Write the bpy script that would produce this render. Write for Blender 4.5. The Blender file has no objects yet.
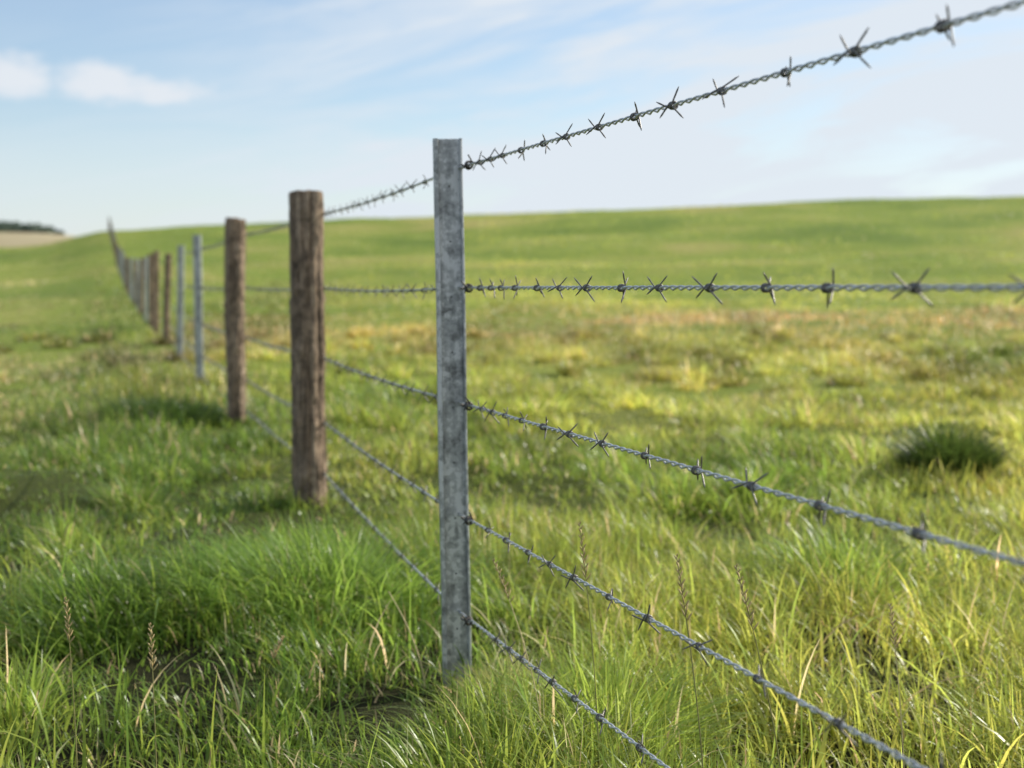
import bpy, math, random
import numpy as np
from mathutils import Vector, Quaternion, Matrix
random.seed(7); rng = np.random.default_rng(11)
scene = bpy.context.scene
C = scene.collection
F = 1422.0; EYE = 0.91

# ------------------------------------------------------------------ helpers
def tag(o, label=None, cat=None, group=None, kind=None):
    if label: o['label'] = label
    if cat: o['category'] = cat
    if group: o['group'] = group
    if kind: o['kind'] = kind
    return o
def link(name, me, mat=None, parent=None):
    o = bpy.data.objects.new(name, me); C.objects.link(o)
    if mat and not me.materials: me.materials.append(mat)
    if parent: o.parent = parent
    return o
def empty(name, loc):
    o = bpy.data.objects.new(name, None); C.objects.link(o); o.location = loc
    o.empty_display_size = 0.1
    return o
def np_mesh(name, V, quads=None, tris=None, smooth=False, col=None):
    me = bpy.data.meshes.new(name)
    V = np.asarray(V, dtype=np.float32)
    nq = 0 if quads is None else len(quads); nt = 0 if tris is None else len(tris)
    me.vertices.add(len(V)); me.vertices.foreach_set('co', V.ravel())
    me.loops.add(nq*4+nt*3)
    li = []
    if nq: li.append(np.asarray(quads).ravel())
    if nt: li.append(np.asarray(tris).ravel())
    me.loops.foreach_set('vertex_index', np.concatenate(li).astype(np.int32))
    me.polygons.add(nq+nt)
    ls = np.concatenate([np.arange(nq)*4, nq*4+np.arange(nt)*3]).astype(np.int32)
    me.polygons.foreach_set('loop_start', ls)
    try: me.polygons.foreach_set('loop_total', np.concatenate([np.full(nq,4),np.full(nt,3)]).astype(np.int32))
    except Exception: pass
    if smooth: me.polygons.foreach_set('use_smooth', np.ones(nq+nt, dtype=bool))
    if col is not None:
        a = me.color_attributes.new('tint', 'FLOAT_COLOR', 'POINT')
        c4 = np.ones((len(V),4), dtype=np.float32); c4[:,:3] = col
        a.data.foreach_set('color', c4.ravel())
    me.update(calc_edges=True); me.validate()
    return me
def sweep(P, R, n=6, ref=(0,0,1)):
    P = np.asarray(P, float); m = len(P)
    R = np.broadcast_to(np.asarray(R, float), (m,))
    T = np.gradient(P, axis=0); T /= np.linalg.norm(T, axis=1)[:,None]+1e-12
    N = np.zeros_like(P); r = np.array(ref, float)
    if abs(T[0]@r) > .95: r = np.array([1.,0.3,0])
    v = r - T[0]*(r@T[0]); v /= np.linalg.norm(v)
    for i in range(m):
        v = v - T[i]*(v@T[i]); v /= np.linalg.norm(v)+1e-12; N[i] = v
    B = np.cross(T, N)
    a = np.linspace(0, 2*math.pi, n, endpoint=False)
    V = (P[:,None,:] + R[:,None,None]*(np.cos(a)[None,:,None]*N[:,None,:] + np.sin(a)[None,:,None]*B[:,None,:])).reshape(-1,3)
    i = np.arange(m-1)[:,None]*n; j = np.arange(n)[None,:]; k = (j+1)%n
    Q = np.stack([i+j, i+k, i+n+k, i+n+j], axis=-1).reshape(-1,4)
    c0 = len(V); V = np.vstack([V, P[0], P[-1]])
    jj = np.arange(n); kk = (jj+1)%n
    T1 = np.stack([kk, jj, np.full(n,c0)], -1); T2 = np.stack([(m-1)*n+jj, (m-1)*n+kk, np.full(n,c0+1)], -1)
    return V, Q, np.vstack([T1,T2])
def join(parts):
    VV=[];QQ=[];TT=[];o=0
    for V,Q,T in parts:
        VV.append(V); QQ.append(Q+o); TT.append(T+o); o+=len(V)
    return np.vstack(VV), np.vstack(QQ), np.vstack(TT)

# value noise
TBL = rng.random((256,256))
def vnoise(x, y, s=0):
    x = np.asarray(x,float)+s*17.3+500; y = np.asarray(y,float)+s*9.7+500
    xi = np.floor(x).astype(int); yi = np.floor(y).astype(int)
    fx = x-xi; fy = y-yi; fx = fx*fx*(3-2*fx); fy = fy*fy*(3-2*fy)
    g = lambda a,b: TBL[a%256, b%256]
    return (g(xi,yi)*(1-fx)+g(xi+1,yi)*fx)*(1-fy)+(g(xi,yi+1)*(1-fx)+g(xi+1,yi+1)*fx)*fy
def fbm(x,y,s=0): return .55*vnoise(x,y,s)+.3*vnoise(x*2.1,y*2.1,s+3)+.15*vnoise(x*4.3,y*4.3,s+5)
def sm(a,b,x): t=np.clip((x-a)/(b-a),0,1); return t*t*(3-2*t)

# ------------------------------------------------------------------ terrain
tD = np.arange(0,2400,.5)
tZ = np.interp(tD,[0,3.2,5.65,8.55,11.8,15,30,48,74,100,120,135,150,200,400,2400],
                  [0,0,.05,.085,.10,.15,.28,.66,1.85,3.95,5.65,6.15,6.2,5.2,0,-10])
pad = np.pad(tZ,12,mode='edge'); sZ = np.convolve(pad,np.ones(25)/25,'valid')
w = sm(8,30,tD); tZ = tZ*(1-w)+sZ*w
CP = [-400,-100,0,45,75,100,300,450,600,700,850,1024,1200,1600]
CY = [252,250,249,246,238,231,223,217.5,212,207.5,201,196,194,198]
def terrain(x,y):
    x=np.asarray(x,float); y=np.asarray(y,float)
    b = np.interp(y,tD,tZ)
    px = 512+F*x/np.maximum(y,5)
    e = (288-np.interp(px,CP,CY))/F
    k = (.91+125*e)/5.85
    k = 1+(k-1)*sm(5,60,y)
    z = b*k
    dl=np.abs(x-(-.2862*y+.78))
    z = z + (fbm(x/.95,y/1.1,1)-.5)*.20*sm(.15,.6,dl)*(1-sm(20,60,y))
    z = z + (vnoise(x/14,y/11,2)-.5)*.5*sm(15,60,y)*sm(1,8,dl) + (vnoise(x/5,y/4,6)-.5)*.24*sm(10,25,y)*sm(.5,3,dl)
    return z
def fence_px(D):
    return 105+1110.0/D-5*sm(30,125,D)
def fence_X(D):
    D=np.asarray(D,float)
    right = -.3038*D+.8372
    with np.errstate(all='ignore'): left = (fence_px(np.maximum(D,3))-512)/F*D
    return np.where(D<3.2,right,left)

rows = np.concatenate([np.arange(-10,1.5,.5),np.arange(1.5,9,.07),np.arange(9,30,.35),np.arange(30,160,1.6),np.geomspace(160,2200,24)])
t = np.linspace(-1,1,281); t = np.sign(t)*np.abs(t)**1.8
Y,Tt = np.meshgrid(rows,t,indexing='ij')
X = Tt*(np.maximum(Y,0)*1.25+14)
Z = terrain(X,Y)
V = np.stack([X,Y,Z],-1).reshape(-1,3)
nr,nc = X.shape
i=np.arange(nr-1)[:,None]*nc; j=np.arange(nc-1)[None,:]
Q=np.stack([i+j,i+j+1,i+nc+j+1,i+nc+j],-1).reshape(-1,4)
ground_me = np_mesh('ground',V,Q,smooth=True)

# ------------------------------------------------------------------ materials
def new_mat(name):
    m=bpy.data.materials.new(name); m.use_nodes=True; nt=m.node_tree; return m,nt,nt.nodes['Principled BSDF']
def N(nt,t,**k):
    n=nt.nodes.new(t)
    for a,b in k.items(): setattr(n,a,b)
    return n
def ramp(nt,fac,stops):
    r=N(nt,'ShaderNodeValToRGB'); e=r.color_ramp.elements
    while len(e)<len(stops): e.new(.5)
    for q,(p,c) in zip(e,stops): q.position=p; q.color=(*c,1)
    nt.links.new(fac,r.inputs[0]); return r
def noise(nt,vec,scale,detail=5,rough=.6):
    n=N(nt,'ShaderNodeTexNoise'); n.inputs['Scale'].default_value=scale; n.inputs['Detail'].default_value=detail; n.inputs['Roughness'].default_value=rough
    if vec: nt.links.new(vec,n.inputs['Vector'])
    return n
def mapping(nt,scale):
    tc=N(nt,'ShaderNodeTexCoord'); mp=N(nt,'ShaderNodeMapping'); mp.inputs['Scale'].default_value=scale
    nt.links.new(tc.outputs['Object'],mp.inputs['Vector']); return mp.outputs[0]

# ground
mg,nt,b=new_mat('ground_soil_and_grass')
v=mapping(nt,(1,1,1))
n1=noise(nt,v,.09,6,.6); n2=noise(nt,v,3.0,6,.7)
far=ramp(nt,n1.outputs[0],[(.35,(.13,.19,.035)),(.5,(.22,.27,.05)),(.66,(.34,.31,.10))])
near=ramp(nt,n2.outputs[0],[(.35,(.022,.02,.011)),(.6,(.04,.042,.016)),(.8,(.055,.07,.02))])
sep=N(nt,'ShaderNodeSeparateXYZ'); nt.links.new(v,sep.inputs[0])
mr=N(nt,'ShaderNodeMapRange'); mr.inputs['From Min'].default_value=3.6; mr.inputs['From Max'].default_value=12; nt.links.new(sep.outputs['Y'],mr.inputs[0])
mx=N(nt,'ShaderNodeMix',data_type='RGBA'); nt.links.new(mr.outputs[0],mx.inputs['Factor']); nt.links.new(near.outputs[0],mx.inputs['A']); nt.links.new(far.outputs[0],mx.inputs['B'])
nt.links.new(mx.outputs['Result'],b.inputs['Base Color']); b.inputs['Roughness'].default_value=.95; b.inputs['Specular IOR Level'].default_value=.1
bp=N(nt,'ShaderNodeBump'); bp.inputs['Distance'].default_value=.03; nb=noise(nt,v,25,6,.7); nt.links.new(nb.outputs[0],bp.inputs['Height']); nt.links.new(bp.outputs[0],b.inputs['Normal'])
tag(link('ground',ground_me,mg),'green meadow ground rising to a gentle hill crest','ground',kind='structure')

# grass
def grass_mat(name,transl=.5):
    m,nt,b=new_mat(name)
    at=N(nt,'ShaderNodeAttribute',attribute_name='tint')
    b.inputs['Roughness'].default_value=.35; b.inputs['Specular IOR Level'].default_value=.48
    nt.links.new(at.outputs['Color'],b.inputs['Base Color'])
    tr=N(nt,'ShaderNodeBsdfTranslucent')
    hs=N(nt,'ShaderNodeHueSaturation'); hs.inputs['Value'].default_value=1.85; hs.inputs['Saturation'].default_value=.96; hs.inputs['Hue'].default_value=.485
    nt.links.new(at.outputs['Color'],hs.inputs['Color']); nt.links.new(hs.outputs[0],tr.inputs['Color'])
    ms=N(nt,'ShaderNodeMixShader'); ms.inputs[0].default_value=transl
    nt.links.new(b.outputs[0],ms.inputs[1]); nt.links.new(tr.outputs[0],ms.inputs[2])
    nt.links.new(ms.outputs[0],nt.nodes['Material Output'].inputs['Surface'])
    return m
MG=grass_mat('grass_blades')

def blades(px,py,pz,h,wd,lean_a,lean,col,segs=4):
    n=len(px)
    wa=lean_a+math.pi/2+rng.normal(0,.6,n)
    wx=np.cos(wa);wy=np.sin(wa)
    lx=np.cos(lean_a);ly=np.sin(lean_a)
    ts=np.linspace(0,1,segs+1)
    VV=np.zeros((n,2*segs+1,3),np.float32)
    droop=np.clip(lean,0,1.7)
    for s,tt in enumerate(ts):
        out=h*droop*(.35*tt+.75*tt**2.2)
        up=h*(tt-.42*droop*tt**2.6)
        cx=px+lx*out; cy=py+ly*out; cz=pz+up
        ww=wd*.5*((1-tt**1.6)*.95+.05)*(0.6+.8*min(tt*3,1)*.5)
        if s<segs:
            VV[:,2*s,0]=cx-wx*ww;VV[:,2*s,1]=cy-wy*ww;VV[:,2*s,2]=cz
            VV[:,2*s+1,0]=cx+wx*ww;VV[:,2*s+1,1]=cy+wy*ww;VV[:,2*s+1,2]=cz
        else:
            VV[:,2*s,0]=cx;VV[:,2*s,1]=cy;VV[:,2*s,2]=cz
    nv=2*segs+1; base=np.arange(n)*nv
    q=[]
    for s in range(segs-1):
        q.append(np.stack([base+2*s,base+2*s+1,base+2*s+3,base+2*s+2],-1))
    Q=np.concatenate(q); T=np.stack([base+2*segs-2,base+2*segs-1,base+2*segs],-1)
    CC=np.repeat(col[:,None,:],nv,1).reshape(-1,3)
    return VV.reshape(-1,3),Q,T,CC
def joinb(lst):
    VV=[];QQ=[];TT=[];CC=[];o=0
    for V,Q,T,c in lst:
        VV.append(V);QQ.append(Q+o);TT.append(T+o);CC.append(c);o+=len(V)
    return np.vstack(VV),np.vstack(QQ),np.vstack(TT),np.vstack(CC)

GREEN=np.array([.145,.23,.030]);LUSH=np.array([.225,.34,.042]);YEL=np.array([.45,.46,.08]);STRAW=np.array([.70,.57,.30])
def colour(x,y):
    n=len(x)
    dl=(x-fence_X(y))
    side=sm(-.3,.8,dl/(1+.04*y))
    p=fbm(x/(1.2+.06*y),y/(1.8+.12*y),8)
    q=fbm(x/(.5+.05*y),y/(.7+.1*y),12)
    yel=np.clip(.2+.4*side+(p-.5)*2.2+.15*sm(10,60,y),0,1)
    c=GREEN*(1-yel)[:,None]+YEL*yel[:,None]
    l=np.clip((q-.45)*3,0,1)[:,None]*.5
    c=c*(1-l)+LUSH*l
    band=np.exp(-((y-(24+8*(vnoise(x/7,y/9,4)-.5)))/5.5)**2)*side*(.45+.75*sm(-2,7,x))*(.6+.8*vnoise(x/2.5,y/4,44))
    sl=(-dl-2.3-.03*y)/(.8+.03*y)
    strip=np.exp(-sl**2)*sm(5,11,y)*(.35+.9*sm(.4,.62,vnoise(x/2.0,y/4,14)))*.85
    dry=np.clip((fbm(x/(1.5+.08*y),y/(2+.2*y),21)-.54)*3,0,1)*.5*sm(5,14,y)+band+strip
    isdry=rng.random(n)<(.07+.3*np.clip(dry,0,1))
    d=np.clip(dry*.85,0,.85)[:,None]
    tan=np.where((band>strip)[:,None],np.array([.50,.30,.11]),np.array([.52,.45,.20]))
    c=c*(1-d)+tan*d
    # darker ranker growth in patches, and a rough darker verge just left of the fence
    dk=.5*sm(.5,.64,fbm(x/(.8+.07*y),y/(1.4+.22*y),52))*sm(7,14,y)
    verge=np.exp(-((dl+.6+.008*y)/(.5+.012*y))**2)*sm(7,12,y)*(.2+.6*sm(.35,.65,vnoise(x/.8,y/2.2,71)))
    c=c*(1-np.clip(dk+verge,0,.7))[:,None]
    c[isdry]=STRAW*rng.uniform(.55,1.05,(isdry.sum(),1))
    c*=rng.uniform(.6,1.4,(n,1))
    c[:,0]*=rng.uniform(.84,1.16,n)
    return c
X0=float(fence_X(3.2))
PB=[(X0-.10,3.03,.17,.19,1.2),(X0-.12,2.84,.15,.24,.95),(-.86,3.35,.28,.16,.85),(-.62,3.15,.14,.12,.8),(.1,3.9,.2,.15,.6),(.45,3.3,.18,.12,.6),(.9,3.6,.2,.12,.6)]  # grass thinned over dark soil; post and left pockets imitate shadow
for D in (5.65,8.55,11.75,14.9,18.3): PB.append((float(fence_X(D))-.02,D-.26-.02*D,.15+.01*D,.24+.04*D,.66))
def hollow(x,y):
    g=np.zeros_like(np.asarray(x,float))
    for cx,cy,rx,ry,s in PB: g=np.maximum(g,s*np.exp(-(((x-cx)/rx)**2+((y-cy)/ry)**2)))
    return 1-.9*np.clip(g,0,1)
def patch(x,y): return fbm(x/.5,y/.62,31)
def heightf(x,y):
    dl=x-fence_X(y)
    f=patch(x,y)
    h=.024+.38*np.clip(f-.28,0,1)**1.75+.09*vnoise(x/2.3,y/2.9,33)**2
    h=h*(1-.5*sm(.9,1.5,-dl)*(1-sm(2.8,3.8,-dl))*sm(5,8,y))
    h=h+.035*np.exp(-(dl/.35)**2)*(1-sm(4,7,y))
    h=h+.018*(1-sm(3.5,6,y))
    return h
def sample(n,d0,d1,power):
    DD=np.linspace(d0,d1,4000); wdt=.78*DD+2.6; pdf=DD**(-power)*wdt; c=np.cumsum(pdf);c/=c[-1]
    y=np.interp(rng.random(n),c,DD); x=(rng.random(n)-.5)*(.78*y+2.6)
    return x,y
def scatter(n,d0,d1,power,w0,segs,hs=1.0):
    x,y=sample(n,d0,d1,power)
    dens=.4+.6*sm(.36,.55,patch(x,y))
    keep=rng.random(n)<np.clip(hollow(x,y)+.16,0,1)*np.where(y<14,dens,1); x=x[keep];y=y[keep]; n=len(x)
    h=heightf(x,y)*rng.uniform(.5,1.4,n)*hs*np.clip(hollow(x,y)+.16,0,1)
    wd=w0*np.maximum(y/4,1)**.85*rng.uniform(.5,1.45,n)
    a=rng.uniform(0,2*math.pi,n)+2.5*(vnoise(x/.8,y/.8,41)-.5); a=np.where(rng.random(n)<.3,2.6+rng.normal(0,.7,n),a); ln=np.abs(rng.normal(.6,.42,n))
    return blades(x,y,terrain(x,y)-.012,h,wd,a,ln,colour(x,y),segs)
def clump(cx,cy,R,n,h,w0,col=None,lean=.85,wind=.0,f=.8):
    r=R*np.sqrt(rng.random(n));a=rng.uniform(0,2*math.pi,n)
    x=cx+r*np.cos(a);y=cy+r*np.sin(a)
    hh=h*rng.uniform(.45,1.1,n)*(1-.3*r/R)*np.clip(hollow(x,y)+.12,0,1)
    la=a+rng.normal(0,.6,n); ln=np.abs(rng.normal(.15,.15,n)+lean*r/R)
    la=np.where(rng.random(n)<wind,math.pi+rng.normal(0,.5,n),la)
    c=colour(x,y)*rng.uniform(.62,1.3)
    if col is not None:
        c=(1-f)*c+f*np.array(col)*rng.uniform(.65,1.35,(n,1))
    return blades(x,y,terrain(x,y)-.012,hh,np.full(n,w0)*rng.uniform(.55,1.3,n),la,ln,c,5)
def long_blades(n):
    x,y=sample(n,1.7,4.5,.6); k=hollow(x,y)>.8; x=x[k];y=y[k];n=len(x)
    h=rng.uniform(.10,.26,n)*np.where(y<2.4,.75,1); c=colour(x,y)*1.22
    return blades(x,y,terrain(x,y)-.01,h,rng.uniform(.005,.0095,n),rng.uniform(0,6.28,n),np.abs(rng.normal(.6,.45,n)),c,6)
nearg=joinb([scatter(115000,1.5,4.6,0,.0054,4), scatter(125000,4.6,12,1.5,.0054,3), long_blades(3200)])
tag(link('meadow_grass',np_mesh('meadow_grass',*nearg[:3],smooth=True,col=nearg[3]),MG),'fresh green meadow grass covering the foreground around the fence','grass',kind='stuff')
farb=scatter(150000,12,132,2.3,.0048,2,1.0)
tag(link('meadow_grass',np_mesh('hill_grass',*farb[:3],smooth=True,col=farb[3]),MG),'blurred yellow green grass on the far field and hillside','grass',kind='stuff')
lst=[]
cx,cy=sample(560,1.75,20,.9)
for x,y in zip(cx,cy):
    if hollow(x,y)<.75: continue
    dl=x-float(fence_X(y)); near=abs(dl)<.5
    if -3.0<dl<-.9 and y>5 and random.random()<.6: continue
    hh=random.uniform(.13,.29)*(1.1 if near and y<5 else 1)
    if y<2.5: hh*=.8
    if near and y>5: hh*=.6
    lst.append(clump(x,y,random.uniform(.09,.25),random.randint(100,230),hh,.0064*max(1,(y/4)**.7),wind=.3))
# grass hugging the feet of the posts
for D,hh in ((3.2,.06),(5.65,.10),(8.55,.11),(11.75,.13),(14.9,.15),(18.2,.16)):
    for k in range(5):
        a=k*1.3+.2; x=float(fence_X(D))+.075*math.cos(a)+.01; y=D+.07*math.sin(a)
        r=.055; n=50; rx=r*rng.normal(size=n); ry=r*rng.normal(size=n)
        xx=x+rx; yy=y+ry; la=rng.uniform(0,6.28,n)
        keepout=(np.abs(xx-float(fence_X(D)))<.03)&(np.abs(yy-D)<.03); xx=xx[~keepout]; yy=yy[~keepout]; la=la[~keepout]; n=len(xx)
        lst.append(blades(xx,yy,terrain(xx,yy)-.012,hh*rng.uniform(.4,1.1,n),np.full(n,.0055*max(1,(D/4)**.7)),la,np.abs(rng.normal(.6,.4,n)),colour(xx,yy),4))
g=joinb(lst)
tag(link('tufted_grass',np_mesh('tufted_grass',*g[:3],smooth=True,col=g[3]),MG),'taller tufted grass scattered through the meadow','grass',kind='stuff')

def tussock(px,D,R,n,h,col,label,wind=.2,w0=.0062,f=.8,lean=.95):
    x=(px-512)/F*D; g=clump(x,D,R,n,h,w0,col,lean,wind,f)
    z=float(terrain(x,D)); V=g[0]-np.array([x,D,z],np.float32)
    o=link('grass_tussock',np_mesh('grass_tussock',V,g[1],g[2],smooth=True,col=g[3]),MG); o.location=(x,D,z)
    tag(o,label,'grass tussock')
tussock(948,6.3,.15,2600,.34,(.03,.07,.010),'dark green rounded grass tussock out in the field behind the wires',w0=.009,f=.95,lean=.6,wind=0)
tussock(322,3.95,.34,2200,.34,(.18,.30,.04),'large lush green tussock leaning left between steel post and nearest wooden post',.5)
tussock(845,4.1,.24,1000,.27,(.17,.28,.035),'dense green tussock in the field below the lowest near wires')
tussock(165,8.6,.36,1900,.24,(.04,.085,.012),'green tussock coloured dark as if in shadow, left of the second wooden post',w0=.01,f=.92,lean=.7)  # blade colour darkened to stand in for a shadow patch
tussock(105,3.75,.30,1600,.25,(.12,.21,.026),'leaning green tussock at the left of the foreground grass',.6,f=.85)
tussock(610,2.85,.17,900,.25,(.26,.36,.05),'bright tuft of grass rising under the two lowest near wires',.1)
tussock(505,3.05,.09,420,.19,(.42,.40,.14),'pale tuft of grass at the right foot of the steel post',.1)

# ------------------------------------------------------------------ seed stalks
def stalk_mat(name,c):
    m,nt,b=new_mat(name); v=mapping(nt,(1,1,1)); n=noise(nt,v,60,3); r=ramp(nt,n.outputs[0],[(.3,tuple(q*.7 for q in c)),(.7,tuple(min(1,q*1.25) for q in c))])
    nt.links.new(r.outputs[0],b.inputs['Base Color']); b.inputs['Roughness'].default_value=.6; return m
MST=stalk_mat('green_stem',(.26,.24,.08)); MSH=stalk_mat('seed_head_straw',(.5,.37,.17)); MDR=stalk_mat('dry_stem',(.62,.5,.26))
def stalk(pb,D,tpx,tpy,label,dry=False,head=True,r=.0014):
    bx=(pb-512)/F*D; bz=float(terrain(bx,D)); tx=(tpx-512)/F*D; tz=EYE+(288-tpy)/F*D
    root=empty('grass_stalk',(bx,D,bz)); tag(root,label,'grass stalk')
    hgt=tz-bz; s=np.linspace(0,1,18)
    P=np.stack([(tx-bx)*s**1.7, .03*s**2*random.uniform(-1,1), hgt*s],-1)
    V,Q,T=sweep(P,r*(1-.5*s),5,(0,1,0)); link('stem',np_mesh('stem',V,Q,T,smooth=True),MDR if dry else MST,root)
    if head:
        parts=[]
        for k in range(24):
            u=.80+.20*k/23; p=np.array([np.interp(u,s,P[:,q]) for q in range(3)])
            a=k*2.4; d=np.array([math.cos(a)*.6,math.sin(a)*.6,.9]); L=.013*(1.2-.6*(k/23))
            pp=[p,p+d*L*.35,p+d*L*.75,p+d*L]
            parts.append(sweep(pp,[.0003,.0015,.0012,.0001],5))
        V,Q,T=join(parts); link('seed_head',np_mesh('seed_head',V,Q,T,smooth=True),MSH,root)
stalk(158,2.35,146,630,'upright seed stalk at the bottom left of the meadow')
stalk(78,2.5,64,601,'seed stalk at the far left edge of the foreground grass')
stalk(250,2.9,282,640,'thin seed stalk leaning right in the left foreground',r=.001)
stalk(708,2.2,676,556,'tall thin stalk leaning left across the two lowest wires',r=.0015)
stalk(790,2.2,735,566,'seed stalk crossing in front of the field right of centre',r=.0015)
stalk(545,2.7,494,560,'dry stalk leaving the ground right of the steel post and leaning left',dry=True)
stalk(600,2.5,580,525,'fine tall stalk standing beside the fourth wire',r=.0013)
stalk(425,3.2,388,592,'pale dry stalk leaning left beside the steel post',dry=True,head=False,r=.002)
stalk(905,2.6,893,608,'pale seed stalk in the grass below the near wires',dry=True)

# ------------------------------------------------------------------ metals and wood
def metal(name,c0,c1,scale,rough,metallic=.85,bump=.0003):
    m,nt,b=new_mat(name); v=mapping(nt,(1,1,1)); n=noise(nt,v,scale,6,.7)
    r=ramp(nt,n.outputs[0],[(.32,c0),(.68,c1)]); nt.links.new(r.outputs[0],b.inputs['Base Color'])
    b.inputs['Metallic'].default_value=metallic
    rr=N(nt,'ShaderNodeMapRange'); rr.inputs['To Min'].default_value=rough-.1; rr.inputs['To Max'].default_value=rough+.15; nt.links.new(n.outputs[0],rr.inputs[0]); nt.links.new(rr.outputs[0],b.inputs['Roughness'])
    bp=N(nt,'ShaderNodeBump'); bp.inputs['Distance'].default_value=bump; nt.links.new(n.outputs[0],bp.inputs['Height']); nt.links.new(bp.outputs[0],b.inputs['Normal'])
    return m
MW=metal('galvanised_wire',(.40,.40,.40),(.74,.74,.73),90,.33,.45)
MB=metal('barb_wire_metal',(.08,.072,.063),(.30,.28,.26),160,.4,.6)
MT=metal('tie_wire',(.05,.045,.04),(.18,.165,.15),160,.5)
MH=metal('dark_hole',(.05,.05,.05),(.12,.12,.12),60,.8,0)
MS,nt,b=new_mat('weathered_galvanised_steel')
v=mapping(nt,(1,1,1)); v2=mapping(nt,(30,30,2.2))
vo=N(nt,'ShaderNodeTexVoronoi'); vo.inputs['Scale'].default_value=75; nt.links.new(v,vo.inputs['Vector'])
bw=N(nt,'ShaderNodeRGBToBW'); nt.links.new(vo.outputs['Color'],bw.inputs[0])
ns=noise(nt,v2,1.0,6,.6); nn=noise(nt,v,22,9,.8)
ma=N(nt,'ShaderNodeMath',operation='MULTIPLY_ADD'); nt.links.new(bw.outputs[0],ma.inputs[0]); ma.inputs[1].default_value=.18; ma.inputs[2].default_value=0
mc=N(nt,'ShaderNodeMath',operation='MULTIPLY_ADD'); nt.links.new(ns.outputs[0],mc.inputs[0]); mc.inputs[1].default_value=.65; nt.links.new(ma.outputs[0],mc.inputs[2])
mb=N(nt,'ShaderNodeMath',operation='MULTIPLY_ADD'); nt.links.new(nn.outputs[0],mb.inputs[0]); mb.inputs[1].default_value=1.1; nt.links.new(mc.outputs[0],mb.inputs[2])
r=ramp(nt,mb.outputs[0],[(.74,(.15,.15,.145)),(.90,(.36,.365,.36)),(.98,(.45,.45,.44)),(1.0,(.60,.60,.59))])
nt.links.new(r.outputs[0],b.inputs['Base Color']); b.inputs['Metallic'].default_value=.35; b.inputs['Roughness'].default_value=.48
bp=N(nt,'ShaderNodeBump'); bp.inputs['Distance'].default_value=.0007; nt.links.new(mb.outputs[0],bp.inputs['Height']); nt.links.new(bp.outputs[0],b.inputs['Normal'])
MWD,nt,b=new_mat('weathered_brown_wood')
v=mapping(nt,(48,48,2.6)); v1=mapping(nt,(1,1,1))
n=noise(nt,v,1.0,10,.8); n2=noise(nt,v1,15,7,.7)
r=ramp(nt,n.outputs[0],[(.36,(.04,.027,.019)),(.44,(.19,.135,.095)),(.56,(.38,.29,.215)),(.70,(.66,.54,.43))])
r2=ramp(nt,n2.outputs[0],[(.38,(.48,.44,.40)),(.6,(1.3,1.23,1.14))])
mm=N(nt,'ShaderNodeMix',data_type='RGBA',blend_type='MULTIPLY'); mm.inputs['Factor'].default_value=1; nt.links.new(r.outputs[0],mm.inputs['A']); nt.links.new(r2.outputs[0],mm.inputs['B'])
nt.links.new(mm.outputs['Result'],b.inputs['Base Color']); b.inputs['Roughness'].default_value=.85
bp=N(nt,'ShaderNodeBump'); bp.inputs['Distance'].default_value=.012; nt.links.new(n.outputs[0],bp.inputs['Height']); nt.links.new(bp.outputs[0],b.inputs['Normal'])

# ------------------------------------------------------------------ posts
WH=[1.18,.91,.651,.399,.179]
def steel_body(h=1.247):
    w=.0325; e=.0095; er=.005; d=.030; rec=.014; th=.003
    prof=[(-w,.0012),(-w+.0012,0),(-w+e,0),(-w+e+.002,rec),(w-er-.002,rec),(w-er,0),(w-.0012,0),(w,.0012),(w,d),(w-th,d),(w-th,rec+th),(-w+th,rec+th),(-w+th,d),(-w,d)]
    n=len(prof); zs=np.linspace(-.45,h,60)
    V=[]
    for k,z in enumerate(zs):
        j=.0006*math.sin(z*9)
        for (x,y) in prof: V.append((x+j,y,z))
    Q=[]
    for k in range(len(zs)-1):
        for a in range(n):
            b2=(a+1)%n; Q.append((k*n+a,k*n+b2,(k+1)*n+b2,(k+1)*n+a))
    me=bpy.data.meshes.new('channel'); faces=Q+[tuple(range((len(zs)-1)*n,len(zs)*n)),tuple(range(n-1,-1,-1))]
    me.from_pydata(V,[],faces); me.update()
    return me
steel_me=steel_body()
hole_me=np_mesh('punched_mark',*sweep([(0,.0144,0),(0,.0134,0)],[.0024,.002],10,(0,0,1)))
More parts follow.
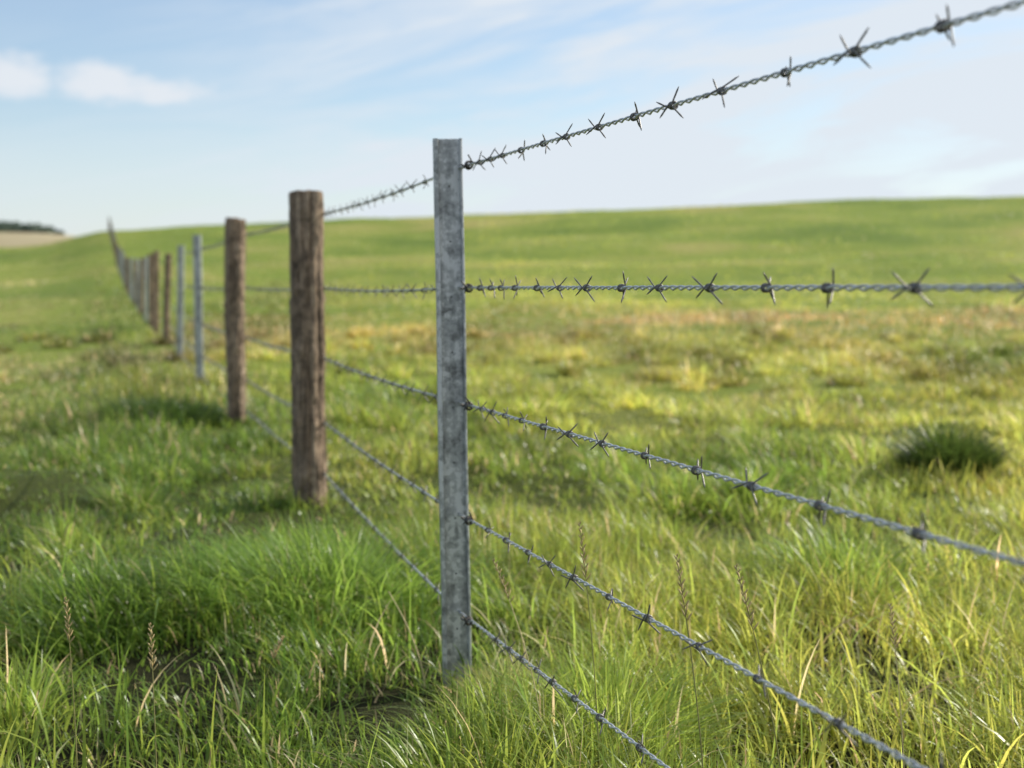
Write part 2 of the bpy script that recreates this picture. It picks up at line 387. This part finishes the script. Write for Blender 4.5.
def wood_mesh(seed,R=.061,h=1.24):
    rn=np.random.default_rng(seed); na=84; nz=220
    a=np.linspace(0,2*math.pi,na,endpoint=False); zs=np.concatenate([np.linspace(-.4,h-.008,nz),[h-.002,h,h+.001]])
    A,Zz=np.meshgrid(a,zs)
    off=seed*13.7
    rad=R*(1+.09*(vnoise(np.cos(A)*1.3+off,Zz*3.2+np.sin(A))-.5)*2)
    cr=vnoise(np.cos(A)*5+off,np.sin(A)*5+Zz*1.6,2)*.6+vnoise(np.cos(A)*11+off,np.sin(A)*11+Zz*3.5,3)*.4
    rad=rad-.008*np.clip((.40-cr)*5,0,1)+.007*(cr-.5)
    rad=rad+.008*(vnoise(np.cos(A)*3+off,Zz*14+np.sin(A)*3,5)-.5)+.005*(vnoise(np.cos(A)*6+off,Zz*34+np.sin(A)*6,6)-.5)
    kn=[(rn.uniform(0,6.28),rn.uniform(.2,1.1)) for _ in range(10)]
    for (ka,kz) in kn:
        da=np.angle(np.exp(1j*(A-ka)))*R; rad=rad+.009*np.exp(-(da**2+(Zz-kz)**2)/.016**2)
    shrink=np.ones_like(zs); shrink[-3:]=[.985,.95,0.0]
    rad=rad*shrink[:,None]
    cxs=.008*np.sin(Zz*2.2+seed); cys=.006*np.cos(Zz*1.7+seed)
    zz=Zz+(.005*np.cos(A+seed)+.010*(vnoise(np.cos(A)*3+off,np.sin(A)*3,7)-.5))*(Zz>h-.012)
    V=np.stack([cxs+rad*np.cos(A),cys+rad*np.sin(A),zz],-1).reshape(-1,3)
    m=len(zs); i=np.arange(m-1)[:,None]*na; j=np.arange(na)[None,:]; k=(j+1)%na
    Q=np.stack([i+j,i+k,i+na+k,i+na+j],-1).reshape(-1,4)
    return np_mesh('wood_shaft',V,Q,smooth=True)
wood_mes=[wood_mesh(1,.043),wood_mesh(2,R=.066),wood_mesh(3,R=.058)]
def tie_mesh(seed):
    rn=random.Random(seed); parts=[]
    s=np.linspace(0,1,46); a=s*2*math.pi*3.3+rn.random()*6
    P=np.stack([-.004+.016*s,.0068*np.cos(a),.0068*np.sin(a)],-1)
    tail=np.array([P[-1]+np.array([.003,-.004,.006])*k for k in (1,2,2.8)])
    hook=np.array([[-.03,-.004,.002],[-.022,-.012,.003],[-.012,-.011,.001]])
    parts.append(sweep(np.vstack([hook,P,tail]),.0017,6))
    s=np.linspace(0,1,24); a=s*2*math.pi*1.6+2
    P=np.stack([.004-.012*s,.008*np.cos(a),.009*np.sin(a)],-1)
    tail=np.array([P[0]+np.array([.001,-.004,-.006])*k for k in (2.6,1.6,.8)])
    parts.append(sweep(np.vstack([tail,P]),.0016,6))
    return np_mesh('tie',*join(parts),smooth=True)
tie_mes=[tie_mesh(k) for k in range(3)]
def staple_mesh():
    s=np.linspace(0,math.pi,12); P=[(-.016,0,-.009)]+[(.007*math.sin(q),0,-.009*math.cos(q)) for q in s]+[(-.016,0,.009)]
    return np_mesh('staple',*sweep(P,.0016,6,(0,1,0)),smooth=True)
staple_me=staple_mesh()

Ds=[3.2,5.65,8.55,11.75,14.9]
kinds=['steel','wood','wood','steel','steel']
d=18.2; seq=['wood','wood','wood','steel','wood','steel','wood','steel','steel']
k=0
while d<128:
    Ds.append(d); kinds.append(seq[k%len(seq)]); d+=3.1; k+=1
Pn=[]
fdir=Vector((-.2862,1,0)).normalized(); fn=Vector((fdir.y,-fdir.x,0))
labels={0:'tall grey galvanised steel post nearest the camera with five wires tied to its edge',
 1:'rough brown wooden post nearest the camera, just behind the steel post',
 2:'second wooden post from the front, darker and partly blurred',
 3:'first thin grey steel post behind the two wooden posts',
 4:'thin grey steel post just behind another steel post, fifth post from the front'}
ords=['sixth','seventh','eighth','ninth','tenth','eleventh','twelfth']
for i,(D,kd) in enumerate(zip(Ds,kinds)):
    x=float(fence_X(D)); z=float(terrain(x,D))
    if i==0: z=0.0
    if i>4: x+=random.uniform(-.02,.02)
    px_adj={0:.013,1:.028,2:.006,3:.0}.get(i,0)
    root=empty('steel_post' if kd=='steel' else 'wooden_post',(x+px_adj,D,z))
    if i<5: lb=labels[i]; grp=None
    elif i<12: lb='%s fence post counted back from the front, blurred %s'%(ords[i-5],'grey steel' if kd=='steel' else 'brown wood'); grp=None
    else: lb='tiny blurred %s post in the distant fence line climbing to the skyline'%kd; grp='distant %s fence posts'%kd
    if i==len(Ds)-1: lb='last tiny post of the fence standing on the skyline'; grp=None
    tag(root,lb,'fence post',grp)
    off=.018 if kd=='steel' else (.066 if i<5 else .048)
    Pn.append((x+fn.x*off+(.02 if i==1 else 0),D+fn.y*off,z))
    if kd=='steel':
        link('post_body',steel_me,MS,root)
        if i==0:
            for kz in range(9):
                h_=link('punched_mark',hole_me,MH,root); h_.location=(.002,0,.14+.125*kz)
    else:
        link('post_shaft',wood_mes[i if i<3 else 0],MWD,root)
        root.rotation_euler.z=random.uniform(0,6.28) if i>4 else (0.4*i)
        if i>4: root.scale.z=random.uniform(.94,1.02)
    if i==0: root.rotation_euler=(0,math.radians(-1.0),math.radians(6))
    elif i>2: root.rotation_euler.y=math.radians(random.uniform(-1.2,1.2))
    if i==4: root.scale.z=.97

def wire_z(w,i):
    g=Pn[i][2]; tw=[[1.18,1.205,1.232],[.91,.91,.912],[.651,.632,.612],[.399,.378,.357],[.179,.176,.172]][w]
    if i==0: return WH[w]
    if i<3: return tw[i]
    return tw[2]+max(0,g-.11)-(.05 if w==0 and i>4 else 0)
def path(w):
    pts=[]
    zr={0:(1.271,1.167),1:(1.27,.91),2:(1.2576,.662),3:(1.439,.424),4:(2.065,.213)}[w]
    sl=(zr[1]-WH[w])/(zr[0]-3.2)
    for D in (-4,.3): pts.append((float(fence_X(D))+fn.x*.018-.010,D+fn.y*.018,WH[w]+sl*(D-3.2)))
    for i in range(len(Ds)): pts.append((Pn[i][0],Pn[i][1],wire_z(w,i)))
    return np.array(pts)
def resample(P,step_fn):
    out=[P[0]]
    for a,b2 in zip(P[:-1],P[1:]):
        L=np.linalg.norm(b2-a); mid=(a[1]+b2[1])/2; st=step_fn(mid); n=max(1,int(L/st))
        for q in range(1,n+1):
            tt=q/n; p=a+(b2-a)*tt; p=p.copy(); p[2]-=.010*4*tt*(1-tt) if mid>3.2 else 0
            out.append(p)
    return np.array(out)
def barb_mesh(seed):
    # two short wires wrapped round the strands, four straight sharp points splayed as an X
    rn=random.Random(seed); parts=[]
    for q in (0,1):
        ph=(-.55 if q==0 else .55)+rn.uniform(-.2,.2); turns=2+rn.uniform(-.05,.05); s=np.linspace(0,1,34); a=ph+s*turns*2*math.pi; rc=.0045+.0003*q
        sx=1 if q==0 else -1
        P=np.stack([sx*(-.0055+.0110*s),rc*np.cos(a),rc*np.sin(a)],-1)
        def spike(p,ang,sgn,dx):
            t_=np.array([0,-math.sin(ang),math.cos(ang)])*sgn; o_=np.array([0,math.cos(ang),math.sin(ang)])
            dd=t_*.9+o_*.1+np.array([dx,0,0]); dd/=np.linalg.norm(dd); L=rn.uniform(.021,.028)
            return [p+dd*L*f_ for f_ in (.08,.4,.78,1.0)]
        e1=spike(P[-1],a[-1],1,sx*rn.uniform(.35,1.0)); e0=spike(P[0],a[0],-1,-sx*rn.uniform(.35,1.0))
        path_=np.vstack([e0[::-1],P,e1]); rad=np.full(len(path_),.00115); rad[0]=.0004; rad[-1]=.0004; rad[1]=.0012; rad[-2]=.0012
        parts.append(sweep(path_,rad,7))
    return np_mesh('barb',*join(parts),smooth=True)
barb_mes=[barb_mesh(k) for k in range(9)]
barb_px=[[480,491,503,521,543,567,599,634,673,722,785,857,943],
 [480,491,501,515,537,560,587,622,660,710,767,827,917],
 [482,493,505,522,543,570,603,645,697,752,820,919],
 [488,506,528,550,575,609,649,700,758,840],
 [497,510,522,537,553,575,600,640]]
wl=['topmost barbed wire, rising to the upper right corner','second barbed wire from the top, running level across the picture','middle barbed wire, third of five strands','fourth barbed wire from the top, second from the ground','lowest barbed wire, nearest the ground in the grass']
for w in range(5):
    P=path(w)
    root=empty('barbed_wire',(P[2][0],P[2][1],P[2][2])); tag(root,wl[w],'barbed wire','barbed wires of the fence')
    org=P[2]
    S=resample(P,lambda D: .0042 if -1<D<6 else (.006 if D<9 else (.5 if D>16 else .02)) if D>0 else .02)
    ds=np.linalg.norm(np.diff(S,axis=0),axis=1); s=np.concatenate([[0],np.cumsum(ds)])
    T=np.gradient(S,axis=0); T/=np.linalg.norm(T,axis=1)[:,None]
    Nn=np.cross(T,[0,0,1.]); Nn/=np.linalg.norm(Nn,axis=1)[:,None]; Bn=np.cross(Nn,T)
    tw=2*math.pi*s/.058
    freeze=S[:,1]>9
    if freeze.any(): tw[freeze]=tw[np.argmax(freeze)]
    jit=1+.08*np.sin(s*13+w)
    for q in (0,1):
        a=tw+q*math.pi; rr=.0023*jit
        Cn=S+Nn*(np.cos(a)*rr)[:,None]+Bn*(np.sin(a)*rr)[:,None]
        a2=np.linspace(0,2*math.pi,10,endpoint=False)
        V=(Cn[:,None,:]+.0017*(np.cos(a2)[None,:,None]*Nn[:,None,:]+np.sin(a2)[None,:,None]*Bn[:,None,:])).reshape(-1,3)-org
        m=len(S); ii=np.arange(m-1)[:,None]*10; jj=np.arange(10)[None,:]; kk=(jj+1)%10
        Qd=np.stack([ii+jj,ii+kk,ii+10+kk,ii+10+jj],-1).reshape(-1,4)
        link('wire_strand',np_mesh('wire_strand',V,Qd,smooth=True),MW,root)
    front=(S[:,1]>.3)&(S[:,1]<3.2); fi=np.where(front)[0]; fpx=512+F*S[fi,0]/S[fi,1]
    idx=[int(fi[np.argmin(np.abs(fpx-p))]) for p in barb_px[w]]
    last=S[idx[-1],1]
    idx+=[int(np.argmin(np.abs(S[:,1]-(last-.19*k)))) for k in range(1,4)]
    for k in range(68):
        idx.append(int(np.argmin(np.abs(S[:,1]-(3.3+.155*k+random.uniform(-.012,.012))))))
    for kx in idx:
        o=bpy.data.objects.new('barb',random.choice(barb_mes)); C.objects.link(o)
        if not o.data.materials: o.data.materials.append(MB)
        o.parent=root; o.location=Vector(S[kx]-org)
        tv=Vector(T[kx]); o.rotation_mode='QUATERNION'
        o.rotation_quaternion=tv.to_track_quat('X','Z')@Quaternion((1,0,0),random.uniform(-.35,.35)+random.choice((0,math.pi)))
        sc=random.uniform(.95,1.12); o.scale=(sc,sc,sc)
for i in range(5):
    root=[o for o in C.objects if o.type=='EMPTY' and o.get('label')==labels[i]][0]
    bpy.context.view_layer.update()
    inv=root.matrix_world.inverted()
    for w in range(5):
        zc=wire_z(w,i)
        if kinds[i]=='steel':
            me=tie_mes[w%3]; nm='wire_tie'; p=Vector((Pn[i][0],Pn[i][1],zc))-fdir*.085
        else:
            me=staple_me; nm='wire_staple'; p=Vector((Pn[i][0],Pn[i][1],zc))
        o=link(nm,me,MT,root)
        ang=math.atan2(-fdir.y,-fdir.x) if kinds[i]=='steel' else math.atan2(fn.y,fn.x)
        o.matrix_basis=inv@(Matrix.Translation(p)@Matrix.Rotation(ang,4,'Z')@Matrix.Rotation(random.uniform(-.3,.3) if kinds[i]=='steel' else 0,4,'X'))

# ------------------------------------------------------------------ far hill and wood at the left
xs=np.linspace(-480,-140,70); ys=np.linspace(520,760,30)
Xh,Yh=np.meshgrid(xs,ys)
pxh=512+F*Xh/Yh
top=EYE+(288-np.interp(pxh,[-300,0,40,75,110,160],[228,232,233,236,243,256]))/F*640
prof=np.sin(np.clip((Yh-520)/120,0,1)*math.pi/2)
Zh=-6+(top+6)*prof+(vnoise(Xh/30,Yh/30,3)-.5)*1.2
V=np.stack([Xh,Yh,Zh],-1).reshape(-1,3); nr,nc=Xh.shape
i=np.arange(nr-1)[:,None]*nc; j=np.arange(nc-1)[None,:]; Q=np.stack([i+j,i+j+1,i+nc+j+1,i+nc+j],-1).reshape(-1,4)
mh,nt,b=new_mat('distant_fields'); v=mapping(nt,(1,1,1)); n=noise(nt,v,.018,4,.5)
r=ramp(nt,n.outputs[0],[(.42,(.2,.22,.09)),(.5,(.38,.31,.18)),(.62,(.42,.35,.21))]); nt.links.new(r.outputs[0],b.inputs['Base Color']); b.inputs['Roughness'].default_value=1
tag(link('hills',np_mesh('hills',V,Q,smooth=True),mh),'distant hill with tan stubble field at the left horizon','hill',kind='structure')
mt,nt,b=new_mat('distant_foliage'); v=mapping(nt,(1,1,1)); n_=noise(nt,v,.3,3); r=ramp(nt,n_.outputs[0],[(.35,(.13,.17,.14)),(.65,(.2,.25,.19))]); nt.links.new(r.outputs[0],b.inputs['Base Color']); b.inputs['Roughness'].default_value=1
def leafblob(c0,R,H,m,s0,s1):
    u=rng.normal(size=(m,3)); u/=np.linalg.norm(u,axis=1)[:,None]; u*=rng.uniform(.5,1.0,(m,1))
    c=np.array(c0)+u*np.array([R,R,H*.55])
    sz=rng.uniform(s0,s1,m)
    a=rng.normal(size=(m,3));a/=np.linalg.norm(a,axis=1)[:,None]; bb=np.cross(a,rng.normal(size=(m,3)));bb/=np.linalg.norm(bb,axis=1)[:,None]
    return np.stack([c-a*sz[:,None],c+bb*sz[:,None],c+a*sz[:,None],c-bb*sz[:,None]],1).reshape(-1,3)
px_=rng.uniform(-120,62,90); VV=[]
for p in px_:
    D=rng.uniform(625,660); x=(p-512)/F*D; H=rng.uniform(2.6,5.2)*(1-.45*max(0,(p-20)/45)); R=H*rng.uniform(.6,1.1)
    zb=EYE+(288-np.interp(p,[-300,0,40,75],[228,232,233,236]))/F*640-.5
    VV.append(leafblob((x,D,zb+H*.55),R,H,110,.35,.8))
V=np.vstack(VV); Q=np.arange(len(V)).reshape(-1,4)
tag(link('distant_wood',np_mesh('distant_wood',V,Q),mt),'dark strip of distant woodland on the left horizon','wood',kind='stuff')

# ------------------------------------------------------------------ light and sky
sunv=Vector((.84,.44,.66)).normalized()
sl=bpy.data.lights.new('sun','SUN'); sl.energy=5.0; sl.angle=math.radians(.5); sl.color=(1,.95,.82)
so=bpy.data.objects.new('sun',sl); C.objects.link(so); so.rotation_euler=sunv.to_track_quat('Z','Y').to_euler(); so.location=(20,10,20)
W=bpy.data.worlds.new('World'); scene.world=W; W.use_nodes=True; nt=W.node_tree; bg=nt.nodes['Background']
sky=N(nt,'ShaderNodeTexSky',sky_type='NISHITA'); sky.sun_disc=False; sky.sun_elevation=math.radians(36); sky.sun_rotation=math.atan2(sunv.x,sunv.y)
sky.air_density=1.0; sky.dust_density=.5; sky.ozone_density=1.8
tc=N(nt,'ShaderNodeTexCoord')
def cl(scale,loc,ns,det,rough,lo,hi,rot=0,dist=.5):
    mp=N(nt,'ShaderNodeMapping'); mp.inputs['Scale'].default_value=scale; mp.inputs['Location'].default_value=loc
    rt=N(nt,'ShaderNodeMapping'); rt.inputs['Rotation'].default_value=(0,rot,0); nt.links.new(tc.outputs['Generated'],rt.inputs[0]); nt.links.new(rt.outputs[0],mp.inputs[0])
    n=noise(nt,mp.outputs[0],ns,det,rough); n.inputs['Distortion'].default_value=dist
    m=N(nt,'ShaderNodeMapRange',interpolation_type='SMOOTHSTEP'); m.inputs['From Min'].default_value=lo; m.inputs['From Max'].default_value=hi; nt.links.new(n.outputs[0],m.inputs[0]); return m.outputs[0]
def math_(op,a,b_=None,c_=None):
    m=N(nt,'ShaderNodeMath',operation=op)
    for k,q in enumerate((a,b_,c_)):
        if q is None: continue
        if isinstance(q,(int,float)): m.inputs[k].default_value=q
        else: nt.links.new(q,m.inputs[k])
    return m.outputs[0]
def mrange(v_,a,b_,c_,d_,smooth=True):
    m=N(nt,'ShaderNodeMapRange',interpolation_type='SMOOTHSTEP' if smooth else 'LINEAR')
    for k,q in zip(('From Min','From Max','To Min','To Max'),(a,b_,c_,d_)): m.inputs[k].default_value=q
    nt.links.new(v_,m.inputs[0]); return m.outputs[0]
sp=N(nt,'ShaderNodeSeparateXYZ'); nt.links.new(tc.outputs['Generated'],sp.inputs[0])
w1=cl((1.5,1.5,8),(.3,1.1,.2),2.4,7,.6,.38,.62,math.radians(9),.7)
w2=cl((2.4,2.4,22),(3.3,.1,1.2),2.6,7,.62,.45,.66,math.radians(12),.6)
wisp=math_('ADD',math_('MULTIPLY',w1,.76),math_('MULTIPLY',w2,.42))
rightw=mrange(sp.outputs['X'],-.30,.04,.16,1.0)
wisp=math_('MULTIPLY',wisp,rightw)
haze=mrange(sp.outputs['Z'],.02,.15,.55,.04)
rglow=math_('MULTIPLY',mrange(sp.outputs['X'],-.1,.35,0,.42),mrange(sp.outputs['Z'],.02,.14,.2,1))
def blob(cx,cz,rx,rz):
    ex=math_('DIVIDE',math_('ADD',sp.outputs['X'],-cx),rx); ez=math_('DIVIDE',math_('ADD',sp.outputs['Z'],-cz),rz)
    return math_('ADD',math_('MULTIPLY',ex,ex),math_('MULTIPLY',ez,ez))
rr=math_('MINIMUM',blob(-.330,.1385,.030,.015),math_('MINIMUM',blob(-.280,.1375,.027,.015),blob(-.245,.134,.042,.010)))
cn=N(nt,'ShaderNodeMapping'); cn.inputs['Scale'].default_value=(1,1,2.0); nt.links.new(tc.outputs['Generated'],cn.inputs[0])
cno=noise(nt,cn.outputs[0],28,6,.6)
cum=mrange(math_('ADD',math_('MULTIPLY',rr,-.5),math_('MULTIPLY_ADD',cno.outputs[0],1.7,-.12)),.0,.8,0,.88)
base=math_('MINIMUM',math_('ADD',math_('ADD',wisp,haze),rglow),.96)
mx=N(nt,'ShaderNodeMix',data_type='RGBA'); mx.inputs['B'].default_value=(5.2,5.65,6.15,1)
nt.links.new(base,mx.inputs['Factor']); nt.links.new(sky.outputs[0],mx.inputs['A'])
mx2=N(nt,'ShaderNodeMix',data_type='RGBA'); mx2.inputs['B'].default_value=(5.6,5.85,6.2,1)
nt.links.new(cum,mx2.inputs['Factor']); nt.links.new(mx.outputs['Result'],mx2.inputs['A'])
nt.links.new(mx2.outputs['Result'],bg.inputs['Color']); bg.inputs['Strength'].default_value=.145

# ------------------------------------------------------------------ camera
cam=bpy.data.cameras.new('camera'); co=bpy.data.objects.new('camera',cam); C.objects.link(co); scene.camera=co
co.location=(0,0,EYE); co.rotation_euler=(math.radians(90),0,0)
cam.lens=F/1024*36; cam.sensor_width=36; cam.shift_y=-96/1024; cam.clip_end=5000; cam.clip_start=.05
cam.dof.use_dof=True; cam.dof.focus_distance=2.3; cam.dof.aperture_fstop=4.0
scene.view_settings.view_transform='Standard'; scene.view_settings.look='None'; scene.view_settings.exposure=0
